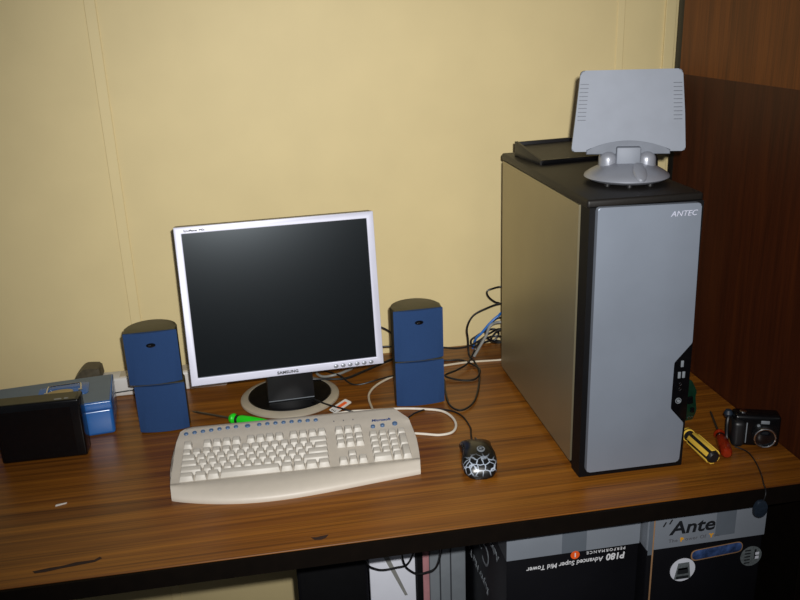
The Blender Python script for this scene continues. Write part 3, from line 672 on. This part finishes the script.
for k, nm, r, m, lab, cat in CA:
    pts = [Vector(p) for p in CP[k]]
    pts = [Vector((p.x, p.y, max(p.z, r+.0003))) for p in pts]
    o0 = pts[0].copy()
    bm = bm_new(); add_tube(bm, [p-o0 for p in pts], r, 8, 8)
    # keep the cord off the desk where the spline undershoots
    for v in bm.verts:
        if v.co.z+o0.z < .0004: v.co.z = .0004-o0.z
    tag(obj(nm, bm, M[m], None, o0), lab, cat)

# ------------------------------------------------------------------ under the desk
FZ = -.74
c1 = thing('carton', 'black carton with a grey band, printed upside down, under the desk in the middle', 'carton', (-.022, .26, FZ), 0)
w1, d1, h1 = .26, .62, .685
bm = bm_new(); add_box(bm, (0, 0, h1/2), (w1, d1, h1), .003); obj('carton_body', bm, M['carton_blk'], c1)
fy = -d1/2-.0004; zb = .61
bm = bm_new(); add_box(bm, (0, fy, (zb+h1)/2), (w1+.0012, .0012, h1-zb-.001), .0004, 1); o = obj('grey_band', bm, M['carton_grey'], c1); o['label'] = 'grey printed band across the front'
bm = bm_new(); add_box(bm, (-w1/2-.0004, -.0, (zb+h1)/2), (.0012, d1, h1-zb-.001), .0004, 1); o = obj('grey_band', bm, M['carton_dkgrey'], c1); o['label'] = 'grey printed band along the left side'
bm = bm_new(); add_box(bm, (.0, fy-.0008, (zb+h1)/2), (.048, .0006, h1-zb-.002), .0002, 1); obj('packing_tape', bm, M['tape'], c1)
UX, UY = (-1, 0, 0), (0, 0, -1)
text('print_lettering', 'P180', .0195, M['whiteprint'], c1, (.1025, fy-.001, .607-.011), UX, UY, bold=.0005, sx=.95, shear=.12)
text('print_lettering', 'Advanced Super Mid Tower', .0142, M['whiteprint'], c1, (.0585, fy-.001, .607-.0145), UX, (.012, 0, -1), bold=.0001, sx=.93, shear=.12)
text('print_lettering', 'PERFORMANCE', .0085, M['whiteprint'], c1, (.1025, fy-.001, .612-.004), UX, UY, sx=1.05, space=1.35)
bm = bm_new(); add_cyl(bm, (0, 0, 0), .0088, .0006, 'Y', 24); od = obj('number_badge', bm, M['orange'], c1, (.0025, fy-.001, .6045)); od['label'] = 'orange disc'
text('badge_number', '1', .012, M['whiteprint'], od, (0, -.0006, .0042), UX, UY, align='CENTER', bold=.0004)
# left side writing, upside down and running away from the front
SX, SY = (0, 1, 0), (0, 0, -1)
lx = -w1/2-.0012
text('side_lettering', 'Case', .075, M['midgrey'], c1, (lx, -.20, .545), SX, SY, bold=-.0005, shear=.25)
text('side_lettering', 'Advanced', .03, M['midgrey'], c1, (lx, -.262, .585), SX, SY, shear=.2)
text('side_lettering', 'Super Mid Tower', .03, M['midgrey'], c1, (lx, -.19, .455), SX, SY, shear=.2)
bm = bm_new(); add_lathe(bm, [(0, 0), (.062, 0), (.062, .0008), (0, .0008)], seg=32); pr = obj('round_picture', bm, M['pic_grey'], c1, (lx+.001, .10, .385), (0, -math.pi/2, 0))
bm = bm_new(); add_box(bm, (0, 0, .001), (.06, .04, .001), .0003, 1); obj('picture_detail', bm, M['pic_dark'], pr)

c2 = thing('carton', 'black carton with a grey lettered band and round pictures under the right end of desk', 'carton', (.2315, .165, FZ), 0)
w2, d2, h2 = .237, .48, .690
bm = bm_new(); add_box(bm, (0, 0, h2/2), (w2, d2, h2), .005, 3); obj('carton_body', bm, M['carton_blk'], c2)
fy = -d2/2-.0004; zb = .609
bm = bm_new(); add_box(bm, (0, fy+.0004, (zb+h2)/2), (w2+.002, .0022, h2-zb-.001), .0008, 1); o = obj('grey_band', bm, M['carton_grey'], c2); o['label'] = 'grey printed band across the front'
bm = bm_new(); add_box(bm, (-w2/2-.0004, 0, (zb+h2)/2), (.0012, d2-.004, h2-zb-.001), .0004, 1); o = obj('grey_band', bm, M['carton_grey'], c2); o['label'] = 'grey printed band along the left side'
text('brand_lettering', 'Ante', .039, M['dkprint'], c2, (-.076, fy-.0009, .6385), bold=.0009, shear=.15, sx=1.16)
bm = bm_new(); add_box(bm, (.036, fy-.001, (zb+h2)/2+.006), (.040, .0006, h2-zb-.014), .0002, 1); obj('packing_tape', bm, M['tape'], c2)
sl = (('The', 0, 0), ('P', 1, .024), ('ower Of', 0, .0335), ('Y', 1, .083), ('ou', 0, .091))
for s, hi, dx in sl:
    text('slogan_lettering', s, .0105, M['amber'] if hi else M['greytxt'], c2, (-.078+dx, fy-.0011, .6215), bold=.0008 if hi else .0, sx=1.05, space=1.1)
bm = bm_new(); add_box(bm, (-w2/2+.010, fy-.0012, h2*.5), (.003, .0012, h2-.004), .0003, 1); o = obj('torn_edge', bm, M['card'], c2); o['label'] = 'raw brown cardboard edge'
bm = bm_new(); add_box(bm, (-w2/2+.005, fy-.0012, (zb+h2)/2-.004), (.010, .001, h2-zb+.01), .0004, 1); obj('packing_tape', bm, M['tape'], c2)
# little outlined recycling style box marks
bm = bm_new()
for k in range(2): add_box(bm, (-.088+.012*k, fy-.0012, .663+.004*k), (.003, .0006, .011), .0002, 1, Matrix.Rotation(.5, 3, 'Y'))
obj('printed_mark', bm, M['dkprint'], c2)
def disc(r): b_ = bm_new(); add_cyl(b_, (0, 0, 0), r, .001, 'Y', 36); return b_
p1 = obj('round_picture', disc(.0255), M['paper'], c2, (-.044, fy-.0008, .556)); p1['label'] = 'white disc with a grey picture of a case'
bm = bm_new(); add_prism(bm, [(-.017, -.02), (.017, -.02), (.012, .016), (-.010, .016)], -.0012, -.0004, 'Y'); add_box(bm, (0, -.0008, .0), (.02, .0008, .01)); obj('picture_detail', bm, M['pic_grey'], p1)
bm = bm_new(); add_box(bm, (.0, -.0014, -.004), (.022, .0006, .009), .0002, 1); add_box(bm, (0, -.0014, -.016), (.026, .0006, .006), .0002, 1); obj('picture_detail', bm, M['pic_dark'], p1)
p2 = obj('round_picture', disc(.022), M['pic_grey'], c2, (.0965, fy-.0008, .5645)); p2['label'] = 'grey round picture of a drive cage'
bm = bm_new(); [add_box(bm, (-.008, -.0008, -.014+.007*k), (.012, .0006, .003), .0002, 1) for k in range(5)]; add_box(bm, (.008, -.0008, .004), (.004, .0006, .022), .0002, 1); obj('picture_detail', bm, M['pic_dark'], p2)
bm = bm_new(); [add_box(bm, (.012, -.0009, -.004+.009*k), (.008, .0006, .006), .0002, 1) for k in range(2)]; obj('picture_detail', bm, M['paper'], p2)
slot = round_poly([(-.053, -.012), (.053, -.012), (.053, .012), (-.053, .012)], .0115)
bm = bm_new(); add_prism(bm, slot, -.0012, .0, 'Y', .0002); hs = obj('handle_slot', bm, M['card'], c2, (.0235, fy-.0002, .587), (0, -.06, 0)); hs['label'] = 'oval hand hole'
bm = bm_new(); add_prism(bm, [(x*.96, z*.84+.001) for x, z in slot], -.002, -.0012, 'Y', .0002); o = obj('plastic_bag', bm, M['bag_blue'], hs); o['label'] = 'shiny blue plastic showing through the hand hole'

# things further back under the desk
ub = thing('black_case', 'plain black case standing under the desk left of the white carton', 'case', (-.463, .33, FZ))
bm = bm_new(); add_box(bm, (0, 0, .30), (.148, .34, .60), .006, 3); obj('case_body', bm, M['carton_blk'], ub)
bm = bm_new(); add_box(bm, (0, -.171, .30), (.136, .004, .57), .001); obj('front_cover', bm, M['blk_matt'], ub)
uw = thing('white_carton', 'white carton standing under the desk behind the dangling black cord', 'carton', (-.337, .30, FZ))
bm = bm_new(); add_box(bm, (0, 0, .285), (.098, .28, .57), .003); obj('carton_body', bm, M['paper'], uw)
bm = bm_new(); add_prism(bm, [(-.044, .565), (-.030, .565), (.030, .40), (.024, .40)], -.1425, -.1405, 'Y'); obj('folded_flap', bm, M['cab_grey'], uw)
up_ = thing('dark_upright_case', 'narrow black upright case under the desk beside the white carton', 'case', (-.277, .30, FZ))
bm = bm_new(); add_box(bm, (0, 0, .29), (.014, .26, .58), .002); obj('case_body', bm, M['blk'], up_)
bm = bm_new(); add_box(bm, (0, -.131, .29), (.010, .003, .56), .001); obj('spine', bm, M['blk_matt'], up_)
uf = tag(boxobj('pink_folder', (-.2595, .31, FZ+.28), (.015, .24, .56), M['pink'], None, .003), 'narrow pinkish folder standing under the desk beside the black upright case', 'folder')
ug = thing('grey_case', 'dull grey case standing under the desk beside the pinkish folder', 'case', (-.207, .37, FZ))
bm = bm_new(); add_box(bm, (0, 0, .27), (.082, .32, .54), .004); obj('case_body', bm, M['midgrey'], ug)
bm = bm_new(); add_box(bm, (0, -.161, .505), (.078, .004, .05), .001); obj('top_strip', bm, M['carton_dkgrey'], ug)
for x in (-.018, .006):
    bm = bm_new(); add_box(bm, (x, -.1625, .26), (.003, .002, .44), .0005, 1); obj('front_rib', bm, M['carton_dkgrey'], ug)
for lab, pts in (('black cord sagging in front of the left part of the white carton under the desk', [(-.42, .10, -.036), (-.40, .12, -.20), (-.375, .13, -.243), (-.335, .13, -.246), (-.305, .12, -.225), (-.285, .10, -.12), (-.28, .09, -.036)]),
                 ('thin black cord hanging before the white carton right edge under the desk', [(-.325, .09, -.036), (-.322, .12, -.21), (-.30, .13, -.262), (-.27, .13, -.268), (-.245, .13, -.25), (-.235, .11, -.15), (-.23, .10, -.036)])):
    o0 = Vector(pts[0]); bm = bm_new(); add_tube(bm, [Vector(p)-o0 for p in pts], .0022, 8, 8); tag(obj('cable', bm, M['cab_black'], None, o0), lab, 'cable')

# ------------------------------------------------------------------ camera
yaw, pitch, roll = .160958, .334260, -.036081
f = Vector((math.sin(yaw)*math.cos(pitch), math.cos(yaw)*math.cos(pitch), -math.sin(pitch)))
r0 = Vector((math.cos(yaw), -math.sin(yaw), 0)); u0 = r0.cross(f)
r = r0*math.cos(roll)+u0*math.sin(roll); u = r.cross(f)
cam = bpy.data.cameras.new('photo_camera'); co = bpy.data.objects.new('photo_camera', cam); COL.objects.link(co)
mt = Matrix((r, u, -f)).transposed().to_4x4(); mt.translation = Vector((-.539457, -1.312078, .844354)); co.matrix_world = mt
cam.sensor_width = 36; cam.lens = 839.517*36/800; cam.clip_start = .01
SC.camera = co

# ------------------------------------------------------------------ light: on-camera flash, dim room
fl = bpy.data.lights.new('camera_flash', 'SPOT'); fl.energy = 134; fl.spot_size = math.radians(80); fl.spot_blend = 1.; fl.shadow_soft_size = .012; fl.color = (1., .99, .97)
fo = bpy.data.objects.new('camera_flash', fl); COL.objects.link(fo)
pos = mt.translation+r*.035+u*.045
tgt = Vector((-.22, .55, .34))
dirv = (tgt-pos).normalized(); fo.matrix_world = Matrix.Translation(pos) @ dirv.to_track_quat('-Z', 'Y').to_matrix().to_4x4()
wd = bpy.data.worlds.new('room_glow'); SC.world = wd; wd.use_nodes = True
bg = wd.node_tree.nodes['Background']; bg.inputs[0].default_value = (.62, .66, .72, 1); bg.inputs[1].default_value = .15

# lift everything from desk-top datum to floor datum
for o in SC.objects:
    if o.parent is None: o.location.z += Z0
SC.view_settings.view_transform = 'Standard'
SC.view_settings.look = 'None'
SC.view_settings.exposure = 0
